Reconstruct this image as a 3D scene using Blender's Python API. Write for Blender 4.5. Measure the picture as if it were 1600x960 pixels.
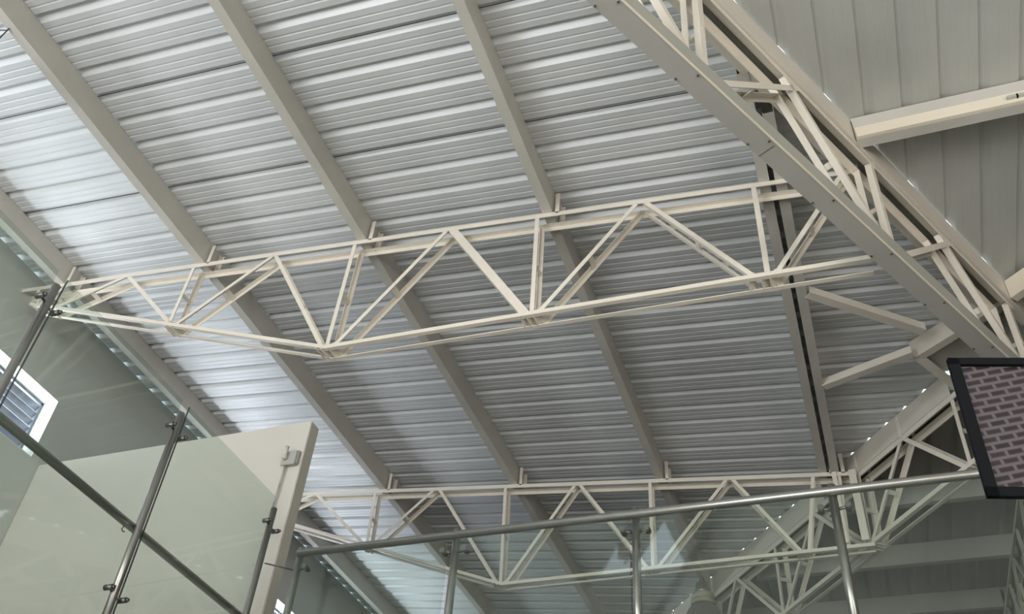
import bpy, bmesh, math
from mathutils import Vector, Matrix

# ---------------------------------------------------------------- clean + camera + light
for o in list(bpy.data.objects):
    bpy.data.objects.remove(o)
sc = bpy.context.scene
COL = sc.collection
S = 5.8          # one roof unit = 5.8 m, the height of the roof above the camera
CAMZ = 1.6       # camera height over the hall floor


def U(x, y, z):
    return Vector((x * S, y * S, z * S + CAMZ))


AX = Vector((0.94145929, -0.17781408, -0.28642024))
AY = Vector((0.33042, 0.65627, 0.67867)).normalized()
AZ = AX.cross(AY).normalized()
AY = AZ.cross(AX).normalized()
cam_d = bpy.data.cameras.new('camera')
cam = bpy.data.objects.new('camera', cam_d)
COL.objects.link(cam)
rot = Matrix(((AX.x, -AX.y, -AX.z), (AY.x, -AY.y, -AY.z), (AZ.x, -AZ.y, -AZ.z)))
cam.matrix_world = Matrix.Translation((0, 0, CAMZ)) @ rot.to_4x4()
cam_d.sensor_width = 36
cam_d.lens = 1485 / 1600 * 36
cam_d.clip_start = 0.02
sc.camera = cam

sc.view_settings.view_transform = 'Standard'
sc.view_settings.look = 'None'
sc.view_settings.gamma = 1
sc.view_settings.use_curve_mapping = False
sc.view_settings.exposure = 0.0

w = bpy.data.worlds.new('sky')
sc.world = w
w.use_nodes = True
w.node_tree.nodes['Background'].inputs[0].default_value = (0.80, 0.90, 1.0, 1)
w.node_tree.nodes['Background'].inputs[1].default_value = 3.0


def area(name, loc, target, sx, sy, power, col):
    d = bpy.data.lights.new(name, 'AREA')
    d.shape = 'RECTANGLE'
    d.size = sx
    d.size_y = sy
    d.energy = power
    d.color = col
    o = bpy.data.objects.new(name, d)
    COL.objects.link(o)
    o.location = loc
    o.rotation_euler = (Vector(target) - Vector(loc)).to_track_quat('-Z', 'Y').to_euler()
    return o


WINDOWS = [(0.64, 0.99), (1.205, 1.555), (1.77, 2.12), (0.075, 0.425), (2.335, 2.685)]
for (a, b) in WINDOWS:      # daylight in the clerestory windows of the left wall
    area('window_daylight', U(-1.345, (a + b) / 2, 0.885), U(-0.3, (a + b) / 2, 1.12), (b - a) * S * 1.05, 0.75, 68 if a < 1.1 else 98, (0.86, 0.92, 1.0))
# added fill lamps behind and beside the camera, no source seen
area('front_fill', U(-0.25, -2.2, 0.20), U(-0.4, 0.9, 0.7), 10.0, 4.5, 650, (1.0, 0.985, 0.96))
area('side_fill', U(-1.22, -0.75, 0.18), U(-0.1, 1.1, 0.9), 9.0, 3.4, 950, (0.94, 0.97, 1.0))
area('right_fill', U(1.30, -0.6, 0.05), U(-0.6, 1.2, 1.0), 9.0, 3.0, 850, (1.0, 0.94, 0.87))  # warm fill, added to brighten the purlin webs


# ---------------------------------------------------------------- materials
def mat(name, col, rough=0.5, metal=0.0, var=0.0, scale=6.0, spec=0.5, bump=0.0):
    m = bpy.data.materials.new(name)
    m.use_nodes = True
    nt = m.node_tree
    b = nt.nodes['Principled BSDF']
    b.inputs['Base Color'].default_value = (*col, 1)
    b.inputs['Roughness'].default_value = rough
    b.inputs['Metallic'].default_value = metal
    b.inputs['Specular IOR Level'].default_value = spec
    if var > 0:
        tc = nt.nodes.new('ShaderNodeTexCoord')
        n = nt.nodes.new('ShaderNodeTexNoise')
        n.inputs['Scale'].default_value = scale
        n.inputs['Detail'].default_value = 5
        r = nt.nodes.new('ShaderNodeValToRGB')
        r.color_ramp.elements[0].position = 0.3
        r.color_ramp.elements[1].position = 0.7
        r.color_ramp.elements[0].color = (*[c * (1 - var) for c in col], 1)
        r.color_ramp.elements[1].color = (*[min(1, c * (1 + var)) for c in col], 1)
        nt.links.new(tc.outputs['Object'], n.inputs['Vector'])
        nt.links.new(n.outputs['Fac'], r.inputs['Fac'])
        nt.links.new(r.outputs['Color'], b.inputs['Base Color'])
        if bump:
            bp = nt.nodes.new('ShaderNodeBump')
            bp.inputs['Strength'].default_value = bump
            bp.inputs['Distance'].default_value = 0.01
            nt.links.new(n.outputs['Fac'], bp.inputs['Height'])
            nt.links.new(bp.outputs['Normal'], b.inputs['Normal'])
    return m


M = {}
M['cream'] = mat('cream_steel_paint', (0.66, 0.615, 0.54), 0.45, 0, 0.05, 3.0)
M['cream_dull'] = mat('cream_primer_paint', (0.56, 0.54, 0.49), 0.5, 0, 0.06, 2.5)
M['cream_bright'] = mat('bright_cream_paint', (0.80, 0.73, 0.60), 0.45, 0, 0.04, 3.0)  # lighter cream; a lit band and a fold highlight painted in
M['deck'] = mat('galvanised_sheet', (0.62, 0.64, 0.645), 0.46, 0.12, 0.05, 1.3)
M['deck_shade'] = mat('shaded_galvanised_sheet', (0.42, 0.43, 0.405), 0.6, 0.05, 0.08, 1.6)  # darker copy of the deck sheet, shade of slopes B and C in its colour
M['gutter'] = mat('dull_gutter_sheet', (0.34, 0.34, 0.29), 0.7, 0.2, 0.15, 5)
M['seam'] = mat('dark_lap_joint', (0.04, 0.04, 0.045), 0.8)
M['wall'] = mat('white_wall_paint', (0.66, 0.67, 0.64), 0.75, 0, 0.02, 1.5)
M['plaster'] = mat('cream_plaster', (0.62, 0.60, 0.54), 0.75, 0, 0.02, 1.5)
M['reveal'] = mat('white_reveal_paint', (0.84, 0.86, 0.84), 0.7)
M['brown'] = mat('brown_stone_finish', (0.20, 0.18, 0.15), 0.6, 0, 0.05, 1.0)
M['floor'] = mat('beige_floor_tile', (0.60, 0.58, 0.54), 0.4, 0, 0.05, 1.0)
M['steel'] = mat('brushed_stainless_steel', (0.36, 0.36, 0.335), 0.30, 0.8, 0.06, 14)
M['clip'] = mat('dull_steel_clip', (0.22, 0.22, 0.21), 0.35, 0.8)
M['dark_steel'] = mat('dark_steel', (0.10, 0.105, 0.105), 0.4, 0.7)
M['louver'] = mat('grey_louver_aluminium', (0.22, 0.23, 0.28), 0.4, 0.4)
M['bolt'] = mat('rusty_bolt', (0.10, 0.09, 0.08), 0.7, 0.2)
M['box'] = mat('grey_plastic_box', (0.42, 0.43, 0.40), 0.5)
M['pvc'] = mat('pale_plastic_pipe', (0.62, 0.60, 0.54), 0.5)
M['black'] = mat('black_plastic', (0.008, 0.009, 0.011), 0.75, 0, 0, 1, 0.08)
M['lamp'] = mat('cream_lamp_housing', (0.42, 0.39, 0.30), 0.5, 0.1, 0.1, 8)
M['lampdark'] = mat('grey_lamp_reflector', (0.32, 0.31, 0.28), 0.35, 0.6)
M['orange'] = mat('orange_print', (0.65, 0.22, 0.05), 0.5)

# dull cream with faint mottling for the hip chord plate
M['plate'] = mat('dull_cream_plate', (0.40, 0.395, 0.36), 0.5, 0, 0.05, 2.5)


def glass_mat(name, tint, refl):
    m = bpy.data.materials.new(name)
    m.use_nodes = True
    nt = m.node_tree
    nt.nodes.clear()
    out = nt.nodes.new('ShaderNodeOutputMaterial')
    tr = nt.nodes.new('ShaderNodeBsdfTransparent')
    tr.inputs[0].default_value = (*tint, 1)
    gl = nt.nodes.new('ShaderNodeBsdfGlossy')
    gl.inputs['Roughness'].default_value = 0.03
    gl.inputs['Color'].default_value = (0.9, 0.95, 0.92, 1)
    ge = nt.nodes.new('ShaderNodeNewGeometry')     # two-sided thin pane reflectance
    dt = nt.nodes.new('ShaderNodeVectorMath')
    dt.operation = 'DOT_PRODUCT'
    nt.links.new(ge.outputs['Incoming'], dt.inputs[0])
    nt.links.new(ge.outputs['Normal'], dt.inputs[1])
    prev = dt.outputs['Value']
    for op, k in (('ABSOLUTE', None), ('SUBTRACT', 'rev'), ('POWER', 5.0), ('MULTIPLY_ADD', (0.92, refl))):
        n = nt.nodes.new('ShaderNodeMath')
        n.operation = op
        if k == 'rev':
            n.inputs[0].default_value = 1.0
            nt.links.new(prev, n.inputs[1])
        else:
            nt.links.new(prev, n.inputs[0])
            if isinstance(k, tuple):
                n.inputs[1].default_value, n.inputs[2].default_value = k
            elif k is not None:
                n.inputs[1].default_value = k
        prev = n.outputs[0]
    fr = n
    mx = nt.nodes.new('ShaderNodeMixShader')
    nt.links.new(fr.outputs[0], mx.inputs[0])
    nt.links.new(tr.outputs[0], mx.inputs[1])
    nt.links.new(gl.outputs[0], mx.inputs[2])
    nt.links.new(mx.outputs[0], out.inputs[0])
    return m


M['glass'] = glass_mat('greenish_clear_glass', (0.88, 0.92, 0.895), 0.045)
M['glassedge'] = mat('dark_glass_edge', (0.03, 0.06, 0.05), 0.3)


def brick_mat():
    m = bpy.data.materials.new('brick_picture_on_screen')
    m.use_nodes = True
    nt = m.node_tree
    b = nt.nodes['Principled BSDF']
    tc = nt.nodes.new('ShaderNodeTexCoord')
    mp = nt.nodes.new('ShaderNodeMapping')
    mp.inputs['Rotation'].default_value = (0, 0, math.radians(-13))
    br = nt.nodes.new('ShaderNodeTexBrick')
    br.inputs['Color1'].default_value = (0.012, 0.009, 0.009, 1)
    br.inputs['Color2'].default_value = (0.020, 0.013, 0.013, 1)
    br.inputs['Mortar'].default_value = (0.080, 0.067, 0.071, 1)
    br.inputs['Scale'].default_value = 1.0
    br.inputs['Brick Width'].default_value = 0.046
    br.inputs['Row Height'].default_value = 0.0220
    br.inputs['Mortar Size'].default_value = 0.0066
    br.inputs['Mortar Smooth'].default_value = 0.7
    nt.links.new(tc.outputs['Object'], mp.inputs['Vector'])
    nt.links.new(mp.outputs[0], br.inputs['Vector'])
    nt.links.new(br.outputs['Color'], b.inputs['Base Color'])
    b.inputs['Roughness'].default_value = 0.35
    nt.links.new(br.outputs['Color'], b.inputs['Emission Color'])
    b.inputs['Emission Strength'].default_value = 0.35
    return m


M['bricks'] = brick_mat()


# ---------------------------------------------------------------- object helpers
def obj(name, bm, m, parent=None, smooth=False):
    me = bpy.data.meshes.new(name)
    bmesh.ops.recalc_face_normals(bm, faces=bm.faces)
    bm.to_mesh(me)
    bm.free()
    if smooth:
        for p in me.polygons:
            p.use_smooth = True
    me.materials.append(m)
    o = bpy.data.objects.new(name, me)
    COL.objects.link(o)
    if parent is not None:
        o.parent = parent
        o.matrix_parent_inverse = parent.matrix_world.inverted()
    return o


def thing(name, label, cat, loc, group=None):
    o = bpy.data.objects.new(name, None)
    COL.objects.link(o)
    o.location = loc
    o.empty_display_size = 0.1
    bpy.context.view_layer.update()
    o['label'] = label
    o['category'] = cat
    if group:
        o['group'] = group
    return o


def tag(o, label, cat, group=None):
    o['label'] = label
    o['category'] = cat
    if group:
        o['group'] = group
    return o


def struct(name, bm, m, label=None, parent=None):
    o = obj(name, bm, m, parent)
    o['kind'] = 'structure'
    if label:
        o['label'] = label
    return o


def prism(bm, poly, p, q, e1, e2):
    a = [bm.verts.new(p + e1 * x + e2 * y) for x, y in poly]
    b = [bm.verts.new(q + e1 * x + e2 * y) for x, y in poly]
    n = len(poly)
    for i in range(n):
        bm.faces.new((a[i], a[(i + 1) % n], b[(i + 1) % n], b[i]))
    bm.faces.new(a[::-1])
    bm.faces.new(b)


def LP(l, t=0.006, l2=None):
    l2 = l2 or l
    return [(0, 0), (l, 0), (l, t), (t, t), (t, l2), (0, l2)]


def CP(h, f, lip=0.02, t=0.005):
    # C section: web on x=0, from z=0 up to h, flanges toward +x
    return [(0, 0), (f, 0), (f, lip), (f - t, lip), (f - t, t), (t, t), (t, h - t), (f - t, h - t), (f - t, h - lip), (f, h - lip), (f, h), (0, h)]


def box(bm, c, ex, ey, ez):
    # c centre; ex,ey,ez half vectors
    vs = [bm.verts.new(c + ex * i + ey * j + ez * k) for i in (-1, 1) for j in (-1, 1) for k in (-1, 1)]
    for f in ((0, 1, 3, 2), (4, 6, 7, 5), (0, 4, 5, 1), (2, 3, 7, 6), (0, 2, 6, 4), (1, 5, 7, 3)):
        bm.faces.new([vs[i] for i in f])


def abox(bm, lo, hi):
    lo, hi = Vector(lo), Vector(hi)
    h = (hi - lo) / 2
    box(bm, (lo + hi) / 2, Vector((h.x, 0, 0)), Vector((0, h.y, 0)), Vector((0, 0, h.z)))


def ubox(bm, lo, hi):
    abox(bm, U(*lo), U(*hi))


def tube(bm, p, q, r, n=16, r2=None):
    p, q = Vector(p), Vector(q)
    r2 = r if r2 is None else r2
    d = (q - p).normalized()
    e1 = d.orthogonal().normalized()
    e2 = d.cross(e1)
    a = [bm.verts.new(p + (e1 * math.cos(2 * math.pi * i / n) + e2 * math.sin(2 * math.pi * i / n)) * r) for i in range(n)]
    b = [bm.verts.new(q + (e1 * math.cos(2 * math.pi * i / n) + e2 * math.sin(2 * math.pi * i / n)) * r2) for i in range(n)]
    for i in range(n):
        bm.faces.new((a[i], a[(i + 1) % n], b[(i + 1) % n], b[i]))
    bm.faces.new(a[::-1])
    bm.faces.new(b)


def lathe(bm, base, prof, n=24):
    rings = []
    for r, z in prof:
        rings.append([bm.verts.new(base + Vector((r * math.cos(2 * math.pi * i / n), r * math.sin(2 * math.pi * i / n), z))) for i in range(n)])
    for a, b in zip(rings, rings[1:]):
        for i in range(n):
            bm.faces.new((a[i], a[(i + 1) % n], b[(i + 1) % n], b[i]))
    bm.faces.new(rings[0][::-1])
    bm.faces.new(rings[-1])


def shade_tubes(o):
    for p in o.data.polygons:
        p.use_smooth = len(p.vertices) == 4
    return o


ZV = Vector((0, 0, 1))

# ---------------------------------------------------------------- roof geometry (roof units)
PIT = 0.0434          # one sheet rib every 0.25 m
H1P, H1D = Vector((0.019, 0.644)), Vector((0.547, 1.0)).normalized()
H1N = Vector((H1D.y, -H1D.x))
H2P, H2D = Vector((0.191, 1.305)), Vector((-0.71, 1.0)).normalized()
H2N = Vector((H2D.y, -H2D.x))


def zA(x, y=0):
    return 1.0 - 0.103 * x


def zB(x, y):
    return 1.0 - 0.103 * 0.019 - 0.0563 * (y - 0.644)


def zC(x, y):
    return 0.9803 + 0.0733 * (y - 1.305)


# hip lines: x as a function of y
def xh1(y, u=0.0):
    return 0.019 + 0.547 * (y - 0.644) + u / H1N.x


def xh2(y, u=0.0):
    return 0.191 - 0.71 * (y - 1.305) + u / H2N.x


# sheet profile across one rib pitch: (fraction, height above pan)
PROF = [(0.0, 0.0), (0.03, 0.0056), (0.15, 0.0056), (0.31, 0.0), (0.50, 0.0), (0.515, 0.0006), (0.55, 0.0006), (0.575, 0.0),
        (0.74, 0.0), (0.755, 0.0006), (0.79, 0.0006), (0.815, 0.0)]
RIB_H = 0.0058


def profile_points(v0, v1, phase, hs=1.0):
    """phase = position of the high-v end of a rib recess"""
    pts = []
    k0 = int(math.floor((v0 - phase) / PIT)) - 1
    k1 = int(math.ceil((v1 - phase) / PIT)) + 1
    for k in range(k0, k1):
        for f, h in PROF:
            v = phase - 0.31 * PIT + (k + f) * PIT
            if v0 <= v <= v1:
                pts.append((v, h * hs if h > 0.001 or hs == 1 else h * 0.3))
    return pts


def sheet(name, pts, lo_fn, hi_fn, place, m, label):
    """pts: (v,h) list; runs from lo_fn(v) to hi_fn(v); place(run, v, h) -> Vector"""
    bm = bmesh.new()
    prev = None
    T = 0.0004
    for v, h in pts:
        a, b = lo_fn(v), hi_fn(v)
        if b <= a:
            prev = None
            continue
        cur = [bm.verts.new(place(a, v, h)), bm.verts.new(place(b, v, h)), bm.verts.new(place(b, v, h + T)), bm.verts.new(place(a, v, h + T))]
        if prev:
            for i in range(4):
                bm.faces.new((prev[i], prev[(i + 1) % 4], cur[(i + 1) % 4], cur[i]))
        prev = cur
    return struct(name, bm, m, label)


def a_hi(y):
    return xh1(y, -0.033) if y < 1.1541 else xh2(y, 0.0045)


ptsA = profile_points(-0.55, 3.05, 0.4475)
deckA = sheet('ceiling', ptsA, lambda y: -1.281, lambda y: min(a_hi(y), 0.262), lambda x, y, h: U(x, y, zA(x) + h), M['deck'],
              'silvery corrugated sheet roof slope over the cream purlins on the left')
# dark lap joints between the 1 m wide sheets
for k in range(-6, 15):
    y = 0.5245 + 0.1738 * k
    if not (-0.5 < y < 2.9):
        continue
    if k not in (0, 1):
        continue
    bm = bmesh.new()
    x1 = min(a_hi(y), 0.26) - 0.004
    a, b = U(-1.26, y, zA(-1.26) - 0.0004), U(x1, y, zA(x1) - 0.0004)
    prism(bm, [(-0.0025, -0.002), (0.0025, -0.002), (0.0025, 0.003), (-0.0025, 0.003)], a, b, Vector((0, 1, 0)), ZV)
    struct('lap_joint', bm, M['seam'], 'thin dark lap joint between two roof sheets', deckA)

# slope B (upper right of the photograph): ribs along y
ptsB = profile_points(-0.35, 0.95, 0.2145, 0.6)


def ylineH1(x, u):
    return 0.644 + (x - 0.019 - u / H1N.x) / 0.547


deckB = sheet('ceiling', ptsB, lambda x: -0.55, lambda x: min(ylineH1(x, 0.0018), 1.25), lambda y, x, h: U(x, y, zB(x, y) + h), M['deck_shade'],
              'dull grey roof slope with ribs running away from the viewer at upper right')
ptsC = profile_points(-0.95, 0.95, 0.2145, 0.75)


def ylineH2(x, u):
    return 1.305 - (x - 0.191 - u / H2N.x) / 0.71


deckC = sheet('ceiling', ptsC, lambda x: max(ylineH2(x, 0.040), 1.20), lambda x: 3.05, lambda y, x, h: U(x, y, zC(x, y) + h), M['deck_shade'],
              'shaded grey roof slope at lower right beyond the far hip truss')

# ---------------------------------------------------------------- walls and floor
bm = bmesh.new()
XW, XO = -1.272, -1.312
HY = -2.4
zw0, zw1 = 0.846, 0.965
edges = sorted([(a, b) for a, b in WINDOWS])
ubox(bm, (XO, HY, -0.276), (XW, 3.05, zw0))
ubox(bm, (XO, HY, zw1), (XW, 3.05, 1.095))
ubox(bm, (-1.2765, HY, 1.095), (XW, 3.05, 1.1302))
prev = HY
for a, b in edges:
    ubox(bm, (XO, prev, zw0), (XW, a, zw1))
    prev = b
ubox(bm, (XO, prev, zw0), (XW, 3.05, zw1))
struct('wall_left', bm, M['wall'], 'tall white painted wall under the eave with louvered clerestory windows')
bm = bmesh.new()
ubox(bm, (-1.312, 3.05, -0.276), (1.4, 3.09, 1.30))
struct('wall_far', bm, M['brown'])
bm = bmesh.new()
ubox(bm, (-1.312, HY - 0.04, -0.276), (1.4, HY, 1.30))
struct('wall_near', bm, M['brown'])
bm = bmesh.new()
ubox(bm, (1.36, HY, -0.276), (1.4, 3.05, 1.30))
struct('wall_right', bm, M['brown'])
bm = bmesh.new()
ubox(bm, (-1.312, HY - 0.04, -0.30), (1.4, 3.09, -0.276))
struct('floor', bm, M['floor'])
# roof parts out of view that close the hall
bm = bmesh.new()
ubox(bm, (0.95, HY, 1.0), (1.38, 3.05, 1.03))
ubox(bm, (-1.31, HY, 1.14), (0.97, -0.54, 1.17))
struct('ceiling', bm, M['deck_shade'], 'plain roof strip along the outer edges of the hall')
# mezzanine slab carrying the glass railings and the partition
bm = bmesh.new()
ubox(bm, (-1.272, 0.835, 0.305), (1.36, 3.05, 0.335))
ubox(bm, (-1.272, 0.25, 0.305), (-0.735, 0.835, 0.335))
struct('floor', bm, M['brown'], 'mezzanine floor slab')

# unseen wall added to keep the right fill light off slope C
bm = bmesh.new()
ubox(bm, (0.41, 0.87, 0.335), (1.36, 0.90, 0.925))
struct('wall_light_block', bm, M['wall'])

# low partition wall standing on the mezzanine
bm = bmesh.new()
ubox(bm, (-1.2718, 1.010, 0.335), (-0.743, 1.034, 0.8445))
bmesh.ops.bevel(bm, geom=[e for e in bm.edges], offset=0.006, segments=2, affect='EDGES')
struct('wall_partition', bm, M['plaster'], 'cream partition wall stopping short of the roof behind the left glass railing')

# windows
for i, (a, b) in enumerate(WINDOWS):
    bm = bmesh.new()
    t = 0.006
    x0, x1 = -1.3119, -1.303
    ubox(bm, (x0, a, zw1 - t), (x1, b, zw1))
    ubox(bm, (x0, a, zw0), (x1, b, zw0 + t))
    ubox(bm, (x0, a, zw0), (x1, a + t, zw1))
    ubox(bm, (x0, b - t, zw0), (x1, b, zw1))
    fr = struct('window_%d' % (i + 1), bm, M['louver'], ['louvered clerestory window cut by the left edge below the glass railing top', 'louvered clerestory window hidden behind the partition', 'louvered clerestory window glimpsed below the partition corner', 'louvered clerestory window outside the left edge', 'last louvered clerestory window toward the far wall'][i])
    bm = bmesh.new()   # white reveal lining
    ubox(bm, (-1.303, a, zw1 - 0.0012), (XW + 0.0006, b, zw1))
    ubox(bm, (-1.303, a, zw0), (XW + 0.0006, b, zw0 + 0.0012))
    ubox(bm, (-1.303, a, zw0), (XW + 0.0006, a + 0.0012, zw1))
    ubox(bm, (-1.303, b - 0.0012, zw0), (XW + 0.0006, b, zw1))
    obj('reveal', bm, M['reveal'], fr)
    nb = 7
    for k in range(nb):
        bm = bmesh.new()
        z = zw0 + 0.006 + (zw1 - zw0 - 0.012) * (k + 0.5) / nb
        c = U(-1.3075, (a + b) / 2, z)
        d = Vector((0.62, 0, 0.785))    # blade slopes up into the room
        nrm = Vector((-0.785, 0, 0.62))
        box(bm, c, d * 0.035, Vector((0, (b - a - 0.012) / 2 * S, 0)), nrm * 0.003)
        obj('louver_blade', bm, M['louver'], fr)

# ---------------------------------------------------------------- purlins on slope A
PD, PF = 0.250, 0.080
pl = [(-1.180, 'first cream roof purlin along the eave beside the left wall'),
      (-0.886, 'second cream roof purlin from the left wall'),
      (-0.592, 'third cream roof purlin from the left wall, middle of the roof slope'),
      (-0.300, 'fourth cream roof purlin from the left wall, with rounded shading'),
      (-0.023, 'left half of the doubled purlin beside the diagonal braces'),
      (0.011, 'right half of the doubled purlin, carrying the diagonal braces')]
for x, lab in pl:
    bm = bmesh.new()
    ys = max(-0.5, 0.644 + (x - 0.019 + 0.042 / H1N.x) / 0.547)
    ye = min(3.0, 1.305 - (x - 0.191 + 0.002 / H2N.x) / 0.71)
    z = zA(x)
    sgn = -1 if x != -0.023 else 1
    z = min(zA(x), zA(x + sgn * PF / S)) - 0.0006
    prism(bm, CP(PD, PF), U(x, ys, z) - ZV * PD, U(x, ye, z) - ZV * PD, Vector((sgn, 0, 0)), ZV)
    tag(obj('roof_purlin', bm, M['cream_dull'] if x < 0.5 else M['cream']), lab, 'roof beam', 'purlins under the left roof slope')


# ---------------------------------------------------------------- hip beams (paired C sections with gutter between)
def hip_beam(P, D, N, s0, s1, u, side, zf, lab, depth=0.235):
    """side=+1 flanges toward +N"""
    bm = bmesh.new()
    def pt(s):
        q = P + D * s + N * u
        return U(q.x, q.y, zf(q.x, q.y) - 0.0022)
    prism(bm, CP(depth, PF), pt(s0) - ZV * depth, pt(s1) - ZV * depth, Vector((N.x, N.y, 0)) * side, ZV)
    tag(obj('hip_beam', bm, M['cream']), lab, 'roof beam', 'beams along the roof valleys')


hip_beam(H1P, H1D, H1N, -0.95, 0.575, 0.003, -1, zB, 'cream valley beam under the edge of the upper right roof slope')
hip_beam(H1P, H1D, H1N, -0.95, 0.545, -0.038, 1, zA, 'cream valley beam beside the left roof slope, above the near hip truss')
hip_beam(H2P, H2D, H2N, 0.0, 1.62, 0.001, 1, zA, 'wide cream valley beam above the far hip truss, bordering the left slope')
hip_beam(H2P, H2D, H2N, 0.03, 1.62, 0.0435, -1, zC, 'cream valley beam bordering the dark lower right roof slope')


def gutter(P, D, N, s0, s1, ua, ub, zf, lab):
    bm = bmesh.new()
    def pt(s, u, dz):
        q = P + D * s + N * u
        return U(q.x, q.y, zf(q.x, q.y) + dz)
    sec = [(ua, -0.0008), (ua + 0.0035, -0.0008), (ua + 0.0015, -0.031), (ub - 0.0015, -0.031), (ub - 0.0035, -0.0008), (ub, -0.0008)]
    sec = sec + [(a, b - 0.0006) for a, b in sec[::-1]]
    A = [bm.verts.new(pt(s0, u, z)) for u, z in sec]
    B = [bm.verts.new(pt(s1, u, z)) for u, z in sec]
    n = len(sec)
    for i in range(n):
        bm.faces.new((A[i], A[(i + 1) % n], B[(i + 1) % n], B[i]))
    bm.faces.new(A)
    bm.faces.new(B[::-1])
    tag(obj('valley_gutter', bm, M['gutter']), lab, 'gutter')


gutter(H1P, H1D, H1N, -0.95, 0.575, -0.0345, -0.001, lambda x, y: zA(x) if True else 0, 'dark metal gutter between the near valley beams')
gutter(H2P, H2D, H2N, 0.0, 1.62, 0.004, 0.041, lambda x, y: zC(x, y), 'dark metal gutter between the far valley beams')


# ---------------------------------------------------------------- trusses
def truss(name, lab, P, D, N, sp, ztop, zbot, s0, s1, webs, group, sb0=None, sb1=None, kink=None, chord=0.045, web=0.035,
          bottom=True, battens=True, cleats=(), zbt=0.0, wide=(), mcol='cream_t'):
    """near layer at u=0, far layer at u=sp along N. webs: list of (s_top, s_bot)."""
    c0 = P + D * ((s0 + s1) / 2)
    root = thing(name, lab, 'roof truss', U(c0.x, c0.y, zbot((s0 + s1) / 2)), group)
    D3, N3 = Vector((D.x, D.y, 0)), Vector((N.x, N.y, 0))
    mc = M['cream_t']

    def W(s, u, z):
        q = P + D * s + N * u
        return U(q.x, q.y, z)
    for u, sg in ((0.0, 1), (sp, -1)):
        bm = bmesh.new()
        prism(bm, LP(chord), W(s0, u, ztop(s0)), W(s1, u, ztop(s1)), N3 * sg, -ZV)
        obj('top_chord', bm, mc, root)
        if bottom:
            bm = bmesh.new()
            ss = [sb0 if sb0 is not None else s0] + ([kink] if kink is not None else []) + [sb1 if sb1 is not None else s1]
            for a, b in zip(ss, ss[1:]):
                prism(bm, LP(chord * 0.78), W(a, u, zbot(a)), W(b, u, zbot(b)), N3 * sg, ZV)
            obj('bottom_chord', bm, mc, root)
    cu = chord / S
    for i, (st, sb) in enumerate(webs):
        for u, sg in ((0.0, 1), (sp, -1)):
            p = W(st, u + sg * 0.0011, ztop(st) - cu * 0.35)
            q = W(sb, u + sg * 0.0011, zbot(sb) + cu * 0.35 + zbt)
            ax = (q - p).normalized()
            e = ax.cross(N3).normalized()
            wd = web * (1.9 if (i in wide and sg == 1) else 1.0)
            bm = bmesh.new()
            prism(bm, LP(wd, 0.005, web), p - e * wd / 2, q - e * wd / 2, e, N3 * sg)
            obj('web_member', bm, mc, root)
        if battens:
            p = W(st, sp / 2, ztop(st) - cu * 0.35)
            q = W(sb, sp / 2, zbot(sb) + cu * 0.35 + zbt)
            if (q - p).length > 0.35:
                ax = (q - p).normalized()
                e = ax.cross(N3).normalized()
                c = (p + q) / 2
                bm = bmesh.new()
                box(bm, c, ax * 0.022, N3 * (sp * S / 2 - 0.004), e * 0.004)
                obj('batten', bm, mc, root)
    # gusset battens at the bottom joints
    for sb in sorted(set(round(b, 3) for _, b in webs)):
        for off in (-0.004,):
            bm = bmesh.new()
            c = W(sb + off, sp / 2, zbot(sb) + 0.0045 + zbt)
            box(bm, c, (D3 + ZV * (1.1 if off < 0 else -1.1)).normalized() * 0.035, N3 * (sp * S / 2 - 0.003), ZV.cross(D3) * 0 + (ZV - D3 * (1.0 if off < 0 else -1.0)).normalized() * 0.004)
            obj('joint_plate', bm, mc, root)
    for sc_ in cleats:
        for u, sg in ((0.0, 1), (sp, -1)):
            bm = bmesh.new()
            p = W(sc_, u, ztop(sc_) - cu * 0.3)
            prism(bm, LP(0.035, 0.005), p, p + ZV * 0.235, D3, N3 * sg)
            obj('cleat', bm, mc, root)
    return root, W


M['cream_t'] = mat('cream_truss_paint', (0.74, 0.69, 0.60), 0.42, 0, 0.05, 4.0)

XD, YD = Vector((1, 0)), Vector((0, 1))


def t_top(s):
    return zA(s) - 0.0445


def t1_bot(s):
    return 1.031 - (s + 1.21) * 0.371 if s < -0.615 else 0.8085 - (s + 0.615) * 0.027


def t2_bot(s):
    return 0.986 - (s + 1.089) * 0.379 if s < -0.609 else 0.8035 + (s + 0.609) * 0.006


t1_webs = [(-1.235, -1.215), (-1.165, -1.215), (-1.04, -1.17), (-1.04, -0.905), (-0.905, -0.908), (-0.752, -0.895), (-0.752, -0.622), (-0.610, -0.613),
           (-0.458, -0.602), (-0.452, -0.328), (-0.322, -0.320), (-0.180, -0.311), (-0.172, -0.045), (-0.030, -0.030), (0.078, -0.020)]
truss('jack_truss', 'near sloping roof truss of paired cream angles crossing the middle of the roof',
      Vector((0, 0.822)), XD, YD, 0.0275, t_top, t1_bot, -1.2718, 0.088, t1_webs, 'trusses under the left roof slope', sb0=-1.235, sb1=0.085, kink=-0.615,
      cleats=(-1.176, -0.882, -0.588, -0.296), wide=(9,))
t2_webs = [(-1.235, -1.19), (-1.055, -1.17), (-1.055, -0.912), (-0.910, -0.906), (-0.772, -0.897), (-0.763, -0.620), (-0.617, -0.611),
           (-0.471, -0.602), (-0.465, -0.335), (-0.326, -0.326), (-0.182, -0.317), (-0.176, -0.072), (-0.033, -0.060), (0.010, 0.004)]
truss('jack_truss', 'far roof truss of paired cream angles above the right glass railing',
      Vector((0, 1.511)), XD, YD, 0.0270, t_top, t2_bot, -1.2718, 0.040, t2_webs, 'trusses under the left roof slope', sb0=-1.235, sb1=0.045, kink=-0.609,
      cleats=(-1.176, -0.882, -0.588, -0.296, -0.005, 0.015))

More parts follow.
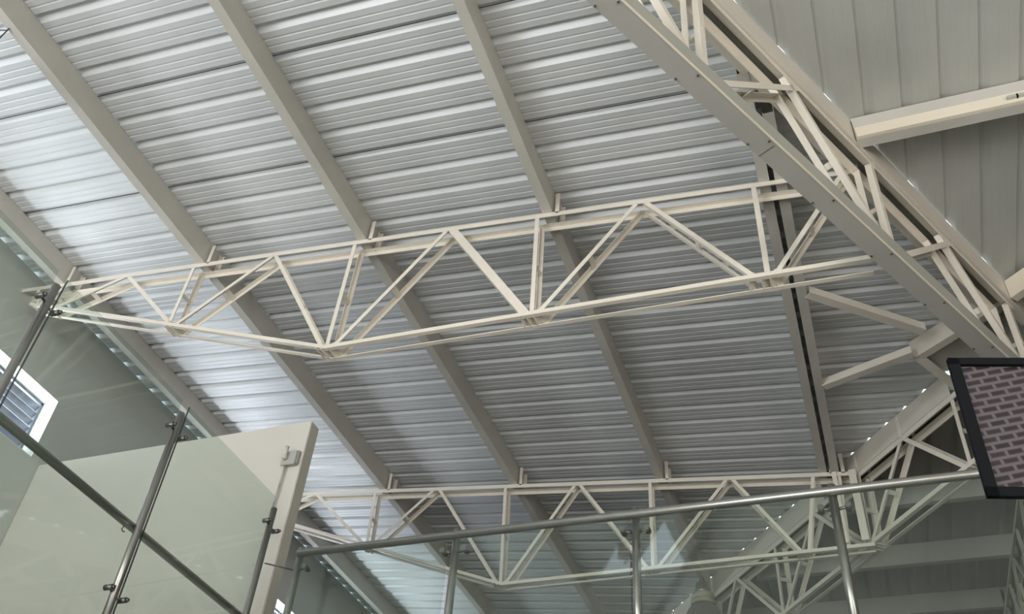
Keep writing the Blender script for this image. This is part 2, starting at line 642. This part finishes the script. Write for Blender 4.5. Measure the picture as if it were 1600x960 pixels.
# H1: near hip truss, chord of plate below
h1_top = lambda s: zA(0.019 + H1D.x * s) - 0.0445
h1_bot = lambda s: 0.776
h1_webs = []
for k in range(-2, 2):
    b = 0.190 + 0.322 * k
    h1_webs += [(b - 0.165, b - 0.008), (b + 0.006, b + 0.0), (b + 0.180, b + 0.010)]
    h1_webs += [] if k == 1 else []
root, W = truss('hip_truss', 'near hip truss at upper right, carried on a wide flat plate',
                H1P, H1D, -H1N, 0.0255, h1_top, h1_bot, -0.95, 0.53, h1_webs[:-1], 'hip trusses under the roof valleys', bottom=False, web=0.045,
                cleats=(0.197, 0.375, -0.125), zbt=0.004)
bm = bmesh.new()
N3 = Vector((H1N.x, H1N.y, 0))
pw = 0.0215 * S
ph = 0.165
prism(bm, [(0, 0), (pw, 0), (pw, ph), (pw - 0.007, ph), (pw - 0.007, 0.007), (0.007, 0.007), (0.007, ph), (0, ph)], W(-0.95, 0, 0.773), W(0.56, 0, 0.773), -N3, ZV)
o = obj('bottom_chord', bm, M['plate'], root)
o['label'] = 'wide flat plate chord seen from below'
bm = bmesh.new()
prism(bm, [(0.0, -0.002), (-0.008, -0.002), (-0.008, 0.012), (0.0, 0.012)], W(-0.95, 0, 0.773), W(0.56, 0, 0.773), -N3, ZV)
obj('chord_highlight', bm, M['cream_bright'], root)  # highlight on the chord fold, painted as a pale strip
for k in range(9):
    s = -0.36 + k * 0.108
    for uu, ds in ((0.0025, 0.0), (0.0195, -0.012)):
        bm = bmesh.new()
        p = W(s + ds, uu, 0.773)
        tube(bm, p + ZV * 0.002, p - ZV * 0.007, 0.007, 8)
        obj('bolt', bm, M['bolt'], root)
bm = bmesh.new()     # splice joint in the plate
p, q = W(-0.028, 0.0025, 0.773), W(-0.028, 0.021, 0.773)
box(bm, (p + q) / 2 - ZV * 0.0005, (q - p) / 2, Vector((H1D.x, H1D.y, 0)) * 0.002, ZV * 0.0012)
obj('splice_gap', bm, M['bolt'], root)

# H2: far hip truss
h2_top = lambda s: zA(0.191 + H2D.x * s) - 0.0445
h2_bot = lambda s: 0.8075 + 0.022 * max(0, s)
h2_webs = [(0.0, 0.002), (0.128, 0.010), (0.132, 0.262), (0.262, 0.268), (0.266, 0.272), (0.415, 0.280), (0.415, 0.555), (0.565, 0.565), (0.735, 0.575), (0.735, 0.855), (0.86, 0.862), (1.01, 0.87)]
truss('hip_truss', 'far hip truss descending from the hub toward the bottom edge beside the pendant lamp',
      H2P, H2D, H2N, 0.028, h2_top, h2_bot, -0.035, 1.60, h2_webs, 'hip trusses under the roof valleys', chord=0.055, web=0.042,
      cleats=(0.128, 0.258), wide=(3,))
# hanger column where the far truss meets the hip truss
bm = bmesh.new()
for dx in (0.0,):
    a, b = (0.0365, 1.5085), (0.0365, 1.5085)
    prism(bm, CP(0.07, 0.06, 0.012), U(0.026, 1.506, 0.817), U(0.026, 1.506, 0.953), Vector((0, 1, 0)), Vector((1, 0, 0)))
tag(obj('steel_hanger', bm, M['cream_t']), 'thick cream hanger joining the far truss to the far hip truss', 'steel post')
bm = bmesh.new()
prism(bm, CP(0.045, 0.04, 0.01), U(-0.002, 1.506, 0.815), U(-0.002, 1.506, 0.953), Vector((0, 1, 0)), Vector((1, 0, 0)))
tag(obj('steel_hanger', bm, M['cream_t']), 'slimmer cream hanger just left of the thick one on the far truss', 'steel post')

# T3: truss along the right border of slope C
t3_webs = []
for k in range(5):
    b = 0.13 + 0.27 * k
    t3_webs += [(b - 0.13, b - 0.005), (b, b), (b + 0.13, b + 0.006)]
truss('border_truss', 'cream truss at the lower right corner where the dark slope ends',
      Vector((0.303, 1.40)), YD, XD, 0.028, lambda s: zC(0, 1.40 + s) - 0.0445, lambda s: 0.82 + 0.03 * s, -0.10, 1.6, t3_webs, None, cleats=(0.265, 0.53, 0.80))

# purlins on slope C and B
for y, lab in ((1.655, 'shaded purlin of the lower right slope seen just behind the handrail'),
               (1.925, 'shaded purlin in the middle of the dark lower right slope'),
               (2.200, 'shaded purlin along the bottom edge of the dark lower right slope')):
    bm = bmesh.new()
    xs = xh2(y, 0.047)
    z = zC(0, y) - 0.0006
    prism(bm, CP(PD + 0.01, PF), U(xs, y, z) - ZV * (PD + 0.01), U(0.318, y, z) - ZV * (PD + 0.01), Vector((0, 1, 0)), ZV)
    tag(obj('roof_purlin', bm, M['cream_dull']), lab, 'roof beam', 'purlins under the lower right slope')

pr = thing('roof_purlin', 'bright cream purlin meeting the near valley beam at upper right', 'roof beam', U(0.3, 0.779, 0.947))
bm = bmesh.new()
z = zB(0, 0.779) - 0.0014
xs = xh1(0.779, 0.005)
prism(bm, CP(PD - 0.005, PF), U(xs, 0.779, z) - ZV * (PD - 0.005), U(0.90, 0.779, z) - ZV * (PD - 0.005), Vector((0, 1, 0)), ZV)
obj('web', bm, M['cream_dull'], pr)
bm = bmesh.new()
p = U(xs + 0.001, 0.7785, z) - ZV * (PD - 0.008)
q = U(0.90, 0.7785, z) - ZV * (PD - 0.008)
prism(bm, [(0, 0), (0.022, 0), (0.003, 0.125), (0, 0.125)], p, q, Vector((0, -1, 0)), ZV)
o = obj('lit_face_strip', bm, M['cream_bright'], pr)  # added strip; light on the lower web painted as brighter cream
o['label'] = 'lit lower half of the web, painted as a brighter cream strip'
bm = bmesh.new()
for sx in (0.272, 0.282):
    box(bm, U(sx, 0.7755, 0.9565), Vector((0.035, 0, 0)), Vector((0, 0.02, 0)), ZV * 0.012)
obj('bracket', bm, M['box'], pr)
bm = bmesh.new()
prism(bm, CP(PD, PF), U(-0.10 + 0.03, 0.486, zB(0, 0.486) - 0.002) - ZV * PD, U(0.9, 0.486, zB(0, 0.486) - 0.002) - ZV * PD, Vector((0, 1, 0)), ZV)

bm.free()

# ---------------------------------------------------------------- hub trimmers and braces
def cbeam(name, lab, a, b, depth, flange, side, m, cat='roof beam', group=None, lip=0.018):
    a, b = Vector(a), Vector(b)
    A, B = U(*a), U(*b)
    d = (B - A)
    d.z = 0
    d.normalize()
    n = ZV.cross(d) * side
    bm = bmesh.new()
    prism(bm, CP(depth, flange, lip), A - ZV * depth, B - ZV * depth, n, ZV)
    return tag(obj(name, bm, m), lab, cat, group)


cbeam('trimmer_beam', 'short pale trimmer beam where the two braces meet, running up to the near hip truss',
      (0.144, 1.212, 0.976), (0.262, 1.108, 0.966), 0.185, 0.075, 1, M['cream'], group='trimmer beams round the hub')
cbeam('trimmer_beam', 'pale trimmer beam at the right edge beyond the near hip truss',
      (0.272, 1.099, 0.966), (0.42, 0.968, 0.966), 0.185, 0.075, 1, M['cream_bright'], group='trimmer beams round the hub')
cbeam('trimmer_beam', 'short pale trimmer beam running from the braces down behind the screen',
      (0.1445, 1.2135, 0.976), (0.192, 1.288, 0.970), 0.185, 0.080, -1, M['cream'], group='trimmer beams round the hub')
bm = bmesh.new()
vs = [U(*p) for p in ((0.155, 1.215, 0.962), (0.275, 1.118, 0.962), (0.455, 0.970, 0.962), (0.60, 1.20, 0.962), (0.33, 1.42, 0.962), (0.205, 1.285, 0.962))]
lo = [bm.verts.new(v) for v in vs]
hi = [bm.verts.new(v + ZV * 0.006) for v in vs]
bm.faces.new(lo)
bm.faces.new(hi[::-1])
for i in range(len(vs)):
    bm.faces.new((lo[i], lo[(i + 1) % len(vs)], hi[(i + 1) % len(vs)], hi[i]))
tag(obj('hub_plate', bm, M['cream_dull']), 'flat beige cover plate over the hub behind the trimmer beams', 'steel plate')

for lab, a, b in (('upper diagonal brace from the doubled purlin to the trimmer beam', (0.0115, 1.044, 0.954), (0.160, 1.150, 0.940)),
                  ('lower diagonal brace from the doubled purlin to the trimmer beam', (0.0115, 1.264, 0.954), (0.145, 1.197, 0.940))):
    A, B = U(*a), U(*b)
    d = (B - A).normalized()
    n = ZV.cross(Vector((d.x, d.y, 0)).normalized())
    bm = bmesh.new()
    prism(bm, [(-0.038, 0), (0.038, 0), (0.038, 0.075), (0.033, 0.075), (0.033, 0.005), (-0.033, 0.005), (-0.033, 0.075), (-0.038, 0.075)], A, B, n, ZV)
    tag(obj('diagonal_brace', bm, M['cream']), lab, 'roof brace', 'braces beside the doubled purlin')

# ---------------------------------------------------------------- glass railings
RP = 0.026

def clip(parent, p, d, nrm):
    """glass clip: stub from the post at p in direction d, disc with normal nrm"""
    bm = bmesh.new()
    tube(bm, p, p + d * 0.060, 0.009, 10)
    tube(bm, p + d * 0.055 - nrm * 0.030, p + d * 0.055 + nrm * 0.030, 0.018, 14)
    tube(bm, p + d * 0.055 + nrm * 0.030, p + d * 0.055 + nrm * 0.046, 0.011, 10)
    shade_tubes(obj('glass_clip', bm, M['clip'], parent))


def glass_panel(parent, lo, hi):
    bm = bmesh.new()
    ubox(bm, lo, hi)
    g = obj('glass_panel', bm, M['glass'], parent)
    return g


lr = thing('glass_railing', 'tall glass balustrade with round steel posts in front of the left wall', 'railing', U(-0.743, 0.74, 0.335))
lp = [0.285, 0.512, 0.747, 0.976]
for i, y in enumerate(lp):
    bm = bmesh.new()
    tube(bm, U(-0.743, y, 0.335), U(-0.743, y, 0.669), RP, 20)
    po = shade_tubes(obj('post', bm, M['steel'], lr))
    for z in (0.64, 0.43):
        clip(po, U(-0.743, y, z) + Vector((0.0, 0.02, 0)), Vector((0.25, 1, 0)).normalized(), Vector((1, 0, 0)))
        clip(po, U(-0.743, y, z + 0.003) + Vector((0.0, -0.02, 0)), Vector((0.25, -1, 0)).normalized(), Vector((1, 0, 0)))
bm = bmesh.new()
tube(bm, U(-0.7525, 0.27, 0.5125), U(-0.7525, 1.006, 0.5125), 0.029, 20)
rail = shade_tubes(obj('handrail', bm, M['steel'], lr))
bm = bmesh.new()
p = U(-0.7525, 0.735, 0.5125)
pts = [p - ZV * 0.028, p - ZV * 0.055 + Vector((0, -0.012, 0)), p - ZV * 0.066 + Vector((0, 0.005, 0)), p - ZV * 0.058 + Vector((0, 0.022, 0))]
for a, b in zip(pts, pts[1:]):
    tube(bm, a, b, 0.0035, 8)
obj('rail_hook', bm, M['dark_steel'], rail)
for a, b in ((0.285, 0.512), (0.512, 0.747), (0.747, 0.976)):
    g = glass_panel(lr, (-0.7438, a + 0.0085, 0.345), (-0.7420, b - 0.0065, 0.685))
    bm = bmesh.new()
    ubox(bm, (-0.7439, a + 0.0083, 0.345), (-0.7419, a + 0.0091, 0.685))
    obj('glass_edge', bm, M['glassedge'], g)

rr = thing('glass_railing', 'glass balustrade with a shiny round handrail crossing the lower right', 'railing', U(0.0, 0.835, 0.335))
for i, x in enumerate([-0.5865, -0.394, -0.197, -0.004, 0.19, 0.38, 0.57]):
    bm = bmesh.new()
    tube(bm, U(x, 0.840, 0.335), U(x, 0.840, 0.5165), RP * 0.95, 20)
    po = shade_tubes(obj('post', bm, M['steel'], rr))
    for sx in (-1, 1):
        if i == 0 and sx < 0:
            continue
        clip(po, U(x, 0.840, 0.490) + Vector((sx * 0.02, 0, 0)), Vector((sx, -0.35, 0)).normalized(), Vector((0, 1, 0)))
bm = bmesh.new()
tube(bm, U(-0.5865, 0.8345, 0.5075), U(0.75, 0.8345, 0.5065), 0.0265, 20)
shade_tubes(obj('handrail', bm, M['steel'], rr))
xs = [-0.5865, -0.394, -0.197, -0.004, 0.19, 0.38, 0.57]
for a, b in zip(xs, xs[1:]):
    glass_panel(rr, (a + 0.004, 0.8285, 0.345), (b - 0.004, 0.8300, 0.500))
bm = bmesh.new()
tube(bm, U(-0.741, 0.985, 0.590), U(-0.5865, 0.840, 0.489), 0.006, 10)
tag(shade_tubes(obj('tie_rod', bm, M['dark_steel'])), 'thin dark rod linking the two railings below the partition corner', 'rod')

# ---------------------------------------------------------------- junction box and conduit on the partition
jb = thing('junction_box', 'grey electrical box with a pipe elbow and conduit near the top of the partition', 'electrical box', U(-0.752, 1.01, 0.772))
bm = bmesh.new()
ubox(bm, (-0.7705, 1.003, 0.7625), (-0.7465, 1.0098, 0.7865))
bmesh.ops.bevel(bm, geom=list(bm.edges), offset=0.006, segments=2, affect='EDGES')
obj('box_body', bm, M['box'], jb)
bm = bmesh.new()
ubox(bm, (-0.7725, 1.0005, 0.7605), (-0.7485, 1.0030, 0.7845))
bmesh.ops.bevel(bm, geom=list(bm.edges), offset=0.004, segments=2, affect='EDGES')
obj('box_cover', bm, M['box'], jb)
bm = bmesh.new()
e0 = U(-0.7655, 0.999, 0.772)
tube(bm, e0 + Vector((0, 0.012, 0)), e0 + Vector((0, -0.035, 0.01)), 0.023, 16)
tube(bm, e0 + Vector((0, -0.022, 0.0)), e0 + Vector((0.012, -0.022, 0.10)), 0.021, 16, 0.018)
shade_tubes(obj('pipe_elbow', bm, M['pvc'], jb))
bm = bmesh.new()
pts = [U(-0.7665, 1.0055, 0.7615), U(-0.7675, 1.0055, 0.728), U(-0.7685, 1.0055, 0.700), U(-0.7685, 1.0055, 0.60), U(-0.7685, 1.0055, 0.345)]
for a, b in zip(pts, pts[1:]):
    tube(bm, a, b, 0.009, 10)
shade_tubes(obj('conduit', bm, M['box'], jb))


# ---------------------------------------------------------------- pendant lamps
def pendant(lab, top, drop, sc_=1.0):
    r = thing('pendant_lamp', lab, 'lamp', top, 'industrial pendant lamps')
    b = top - ZV * drop
    bm = bmesh.new()
    for dx in (-0.035, 0.035):
        tube(bm, top + Vector((dx * 0.2, 0, -0.0)), b + Vector((dx, 0, 0.0)), 0.004, 8)
    obj('cable', bm, M['dark_steel'], r)
    bm = bmesh.new()
    lathe(bm, b, [(0.015, 0.02), (0.075 * sc_, 0.0), (0.085 * sc_, -0.10), (0.09 * sc_, -0.13)])
    shade_tubes(obj('neck', bm, M['lampdark'], r))
    bm = bmesh.new()
    lathe(bm, b - ZV * 0.13, [(0.10 * sc_, 0.0), (0.14 * sc_, -0.02), (0.145 * sc_, -0.07), (0.125 * sc_, -0.085), (0.15 * sc_, -0.10), (0.15 * sc_, -0.16)])
    shade_tubes(obj('gear_housing', bm, M['lamp'], r))
    bm = bmesh.new()
    lathe(bm, b - ZV * 0.29, [(0.12 * sc_, 0.0), (0.19 * sc_, -0.06), (0.25 * sc_, -0.20), (0.27 * sc_, -0.30), (0.262 * sc_, -0.30), (0.18 * sc_, -0.07)])
    shade_tubes(obj('reflector', bm, M['lampdark'], r))
    return r


pendant('bell shaped industrial pendant lamp hanging under the fourth purlin by the far hip truss', U(-0.305, 1.90, 0.984), 0.10)
r = thing('pendant_lamp', 'dark pendant lamp cut by the left edge, hooked on the second purlin', 'lamp', U(-0.896, 0.381, 1.047), 'industrial pendant lamps')
top = U(-0.896, 0.381, 1.047)
bm = bmesh.new()
tube(bm, top + Vector((0, 0, 0.02)), top + Vector((-0.045, 0.0, -0.26)), 0.005, 8)
tube(bm, top + Vector((0, 0, 0.0)), top + Vector((-0.065, 0.0, -0.26)), 0.005, 8)
tube(bm, top + Vector((-0.005, 0, -0.02)), top + Vector((-0.13, -0.03, -0.01)), 0.005, 8)
obj('cable', bm, M['dark_steel'], r)
bm = bmesh.new()
lathe(bm, top + Vector((-0.058, 0, -0.25)), [(0.02, 0.0), (0.07, -0.02), (0.105, -0.08), (0.12, -0.16), (0.11, -0.24), (0.06, -0.30)])
shade_tubes(obj('globe', bm, M['dark_steel'], r))

# ---------------------------------------------------------------- wall screen at the right edge
TLp = Vector((0.0603, 0.3900, 0.2998))
wv = Vector((0.967, 0.253, 0)).normalized()
nv = Vector((0.253, -0.967, 0)).normalized()      # toward the viewer
k = 0.035
uv = (ZV + nv * k).normalized()
nv = wv.cross(uv).normalized()
Hh, Wd = 0.0735 * S, 0.135 * S
tl = U(*TLp)
ctr = tl + wv * Wd / 2 - uv * Hh / 2
tv = thing('wall_screen', 'black framed display showing a brick wall picture at the right edge', 'screen', ctr)
rm = Matrix((wv, uv, nv)).transposed().to_4x4()
rm.translation = ctr
tv.matrix_world = rm
bpy.context.view_layer.update()


def lbox(name, m, lo, hi, parent, bevel=0.0):
    bm = bmesh.new()
    abox(bm, lo, hi)
    if bevel:
        bmesh.ops.bevel(bm, geom=list(bm.edges), offset=bevel, segments=2, affect='EDGES')
    me = bpy.data.meshes.new(name)
    bmesh.ops.recalc_face_normals(bm, faces=bm.faces)
    bm.to_mesh(me)
    bm.free()
    me.materials.append(m)
    o = bpy.data.objects.new(name, me)
    COL.objects.link(o)
    o.parent = parent
    return o


hw, hh, bz = Wd / 2, Hh / 2, 0.022
lbox('back_case', M['black'], (-hw + 0.03, -hh + 0.03, -0.05), (hw - 0.03, hh - 0.03, -0.004), tv, 0.004)
lbox('screen', M['bricks'], (-hw + bz * 0.9, -hh + bz * 0.9, -0.004), (hw - bz * 0.9, hh - bz * 0.9, 0.0), tv)
bm = bmesh.new()
for lo, hi in (((-hw, hh - 0.022, -0.004), (hw, hh, 0.012)), ((-hw, -hh, -0.004), (hw, -hh + 0.026, 0.012)),
               ((-hw, -hh, -0.004), (-hw + 0.028, hh, 0.012)), ((hw - 0.032, -hh, -0.004), (hw, hh, 0.012))):
    abox(bm, lo, hi)
me = bpy.data.meshes.new('bezel')
bm.to_mesh(me)
bm.free()
me.materials.append(M['black'])
o = bpy.data.objects.new('bezel', me)
COL.objects.link(o)
o.parent = tv
bm = bmesh.new()
x0 = -hw + 0.186
for lo, hi in (((x0, hh - 0.135, 0.0), (x0 + 0.006, hh - 0.075, 0.0015)), ((x0, hh - 0.080, 0.0), (x0 + 0.12, hh - 0.074, 0.0015)), ((x0, hh - 0.141, 0.0), (x0 + 0.12, hh - 0.135, 0.0015))):
    abox(bm, lo, hi)
me = bpy.data.meshes.new('orange_frame')
bm.to_mesh(me)
bm.free()
me.materials.append(M['orange'])
o = bpy.data.objects.new('orange_frame', me)
COL.objects.link(o)
o.parent = tv
lbox('mount_arm', M['black'], (-0.03, -0.03, -0.30), (0.03, 0.03, -0.05), tv)
mp = lbox('mount_pole', M['black'], (hw + 0.10, -0.03, -0.30), (hw + 0.16, 0.03, -0.24), tv)
lbox('mount_bar', M['black'], (-0.03, -0.03, -0.30), (hw + 0.14, 0.03, -0.25), tv)
pc = ctr + wv * (hw + 0.17) - nv * 0.27
bm = bmesh.new()
tube(bm, Vector((pc.x, pc.y, 0.0)), Vector((pc.x, pc.y, ctr.z + 0.12)), 0.06, 20)
tag(shade_tubes(obj('steel_column', bm, M['cream'])), 'round cream steel post carrying the brick picture display', 'column')
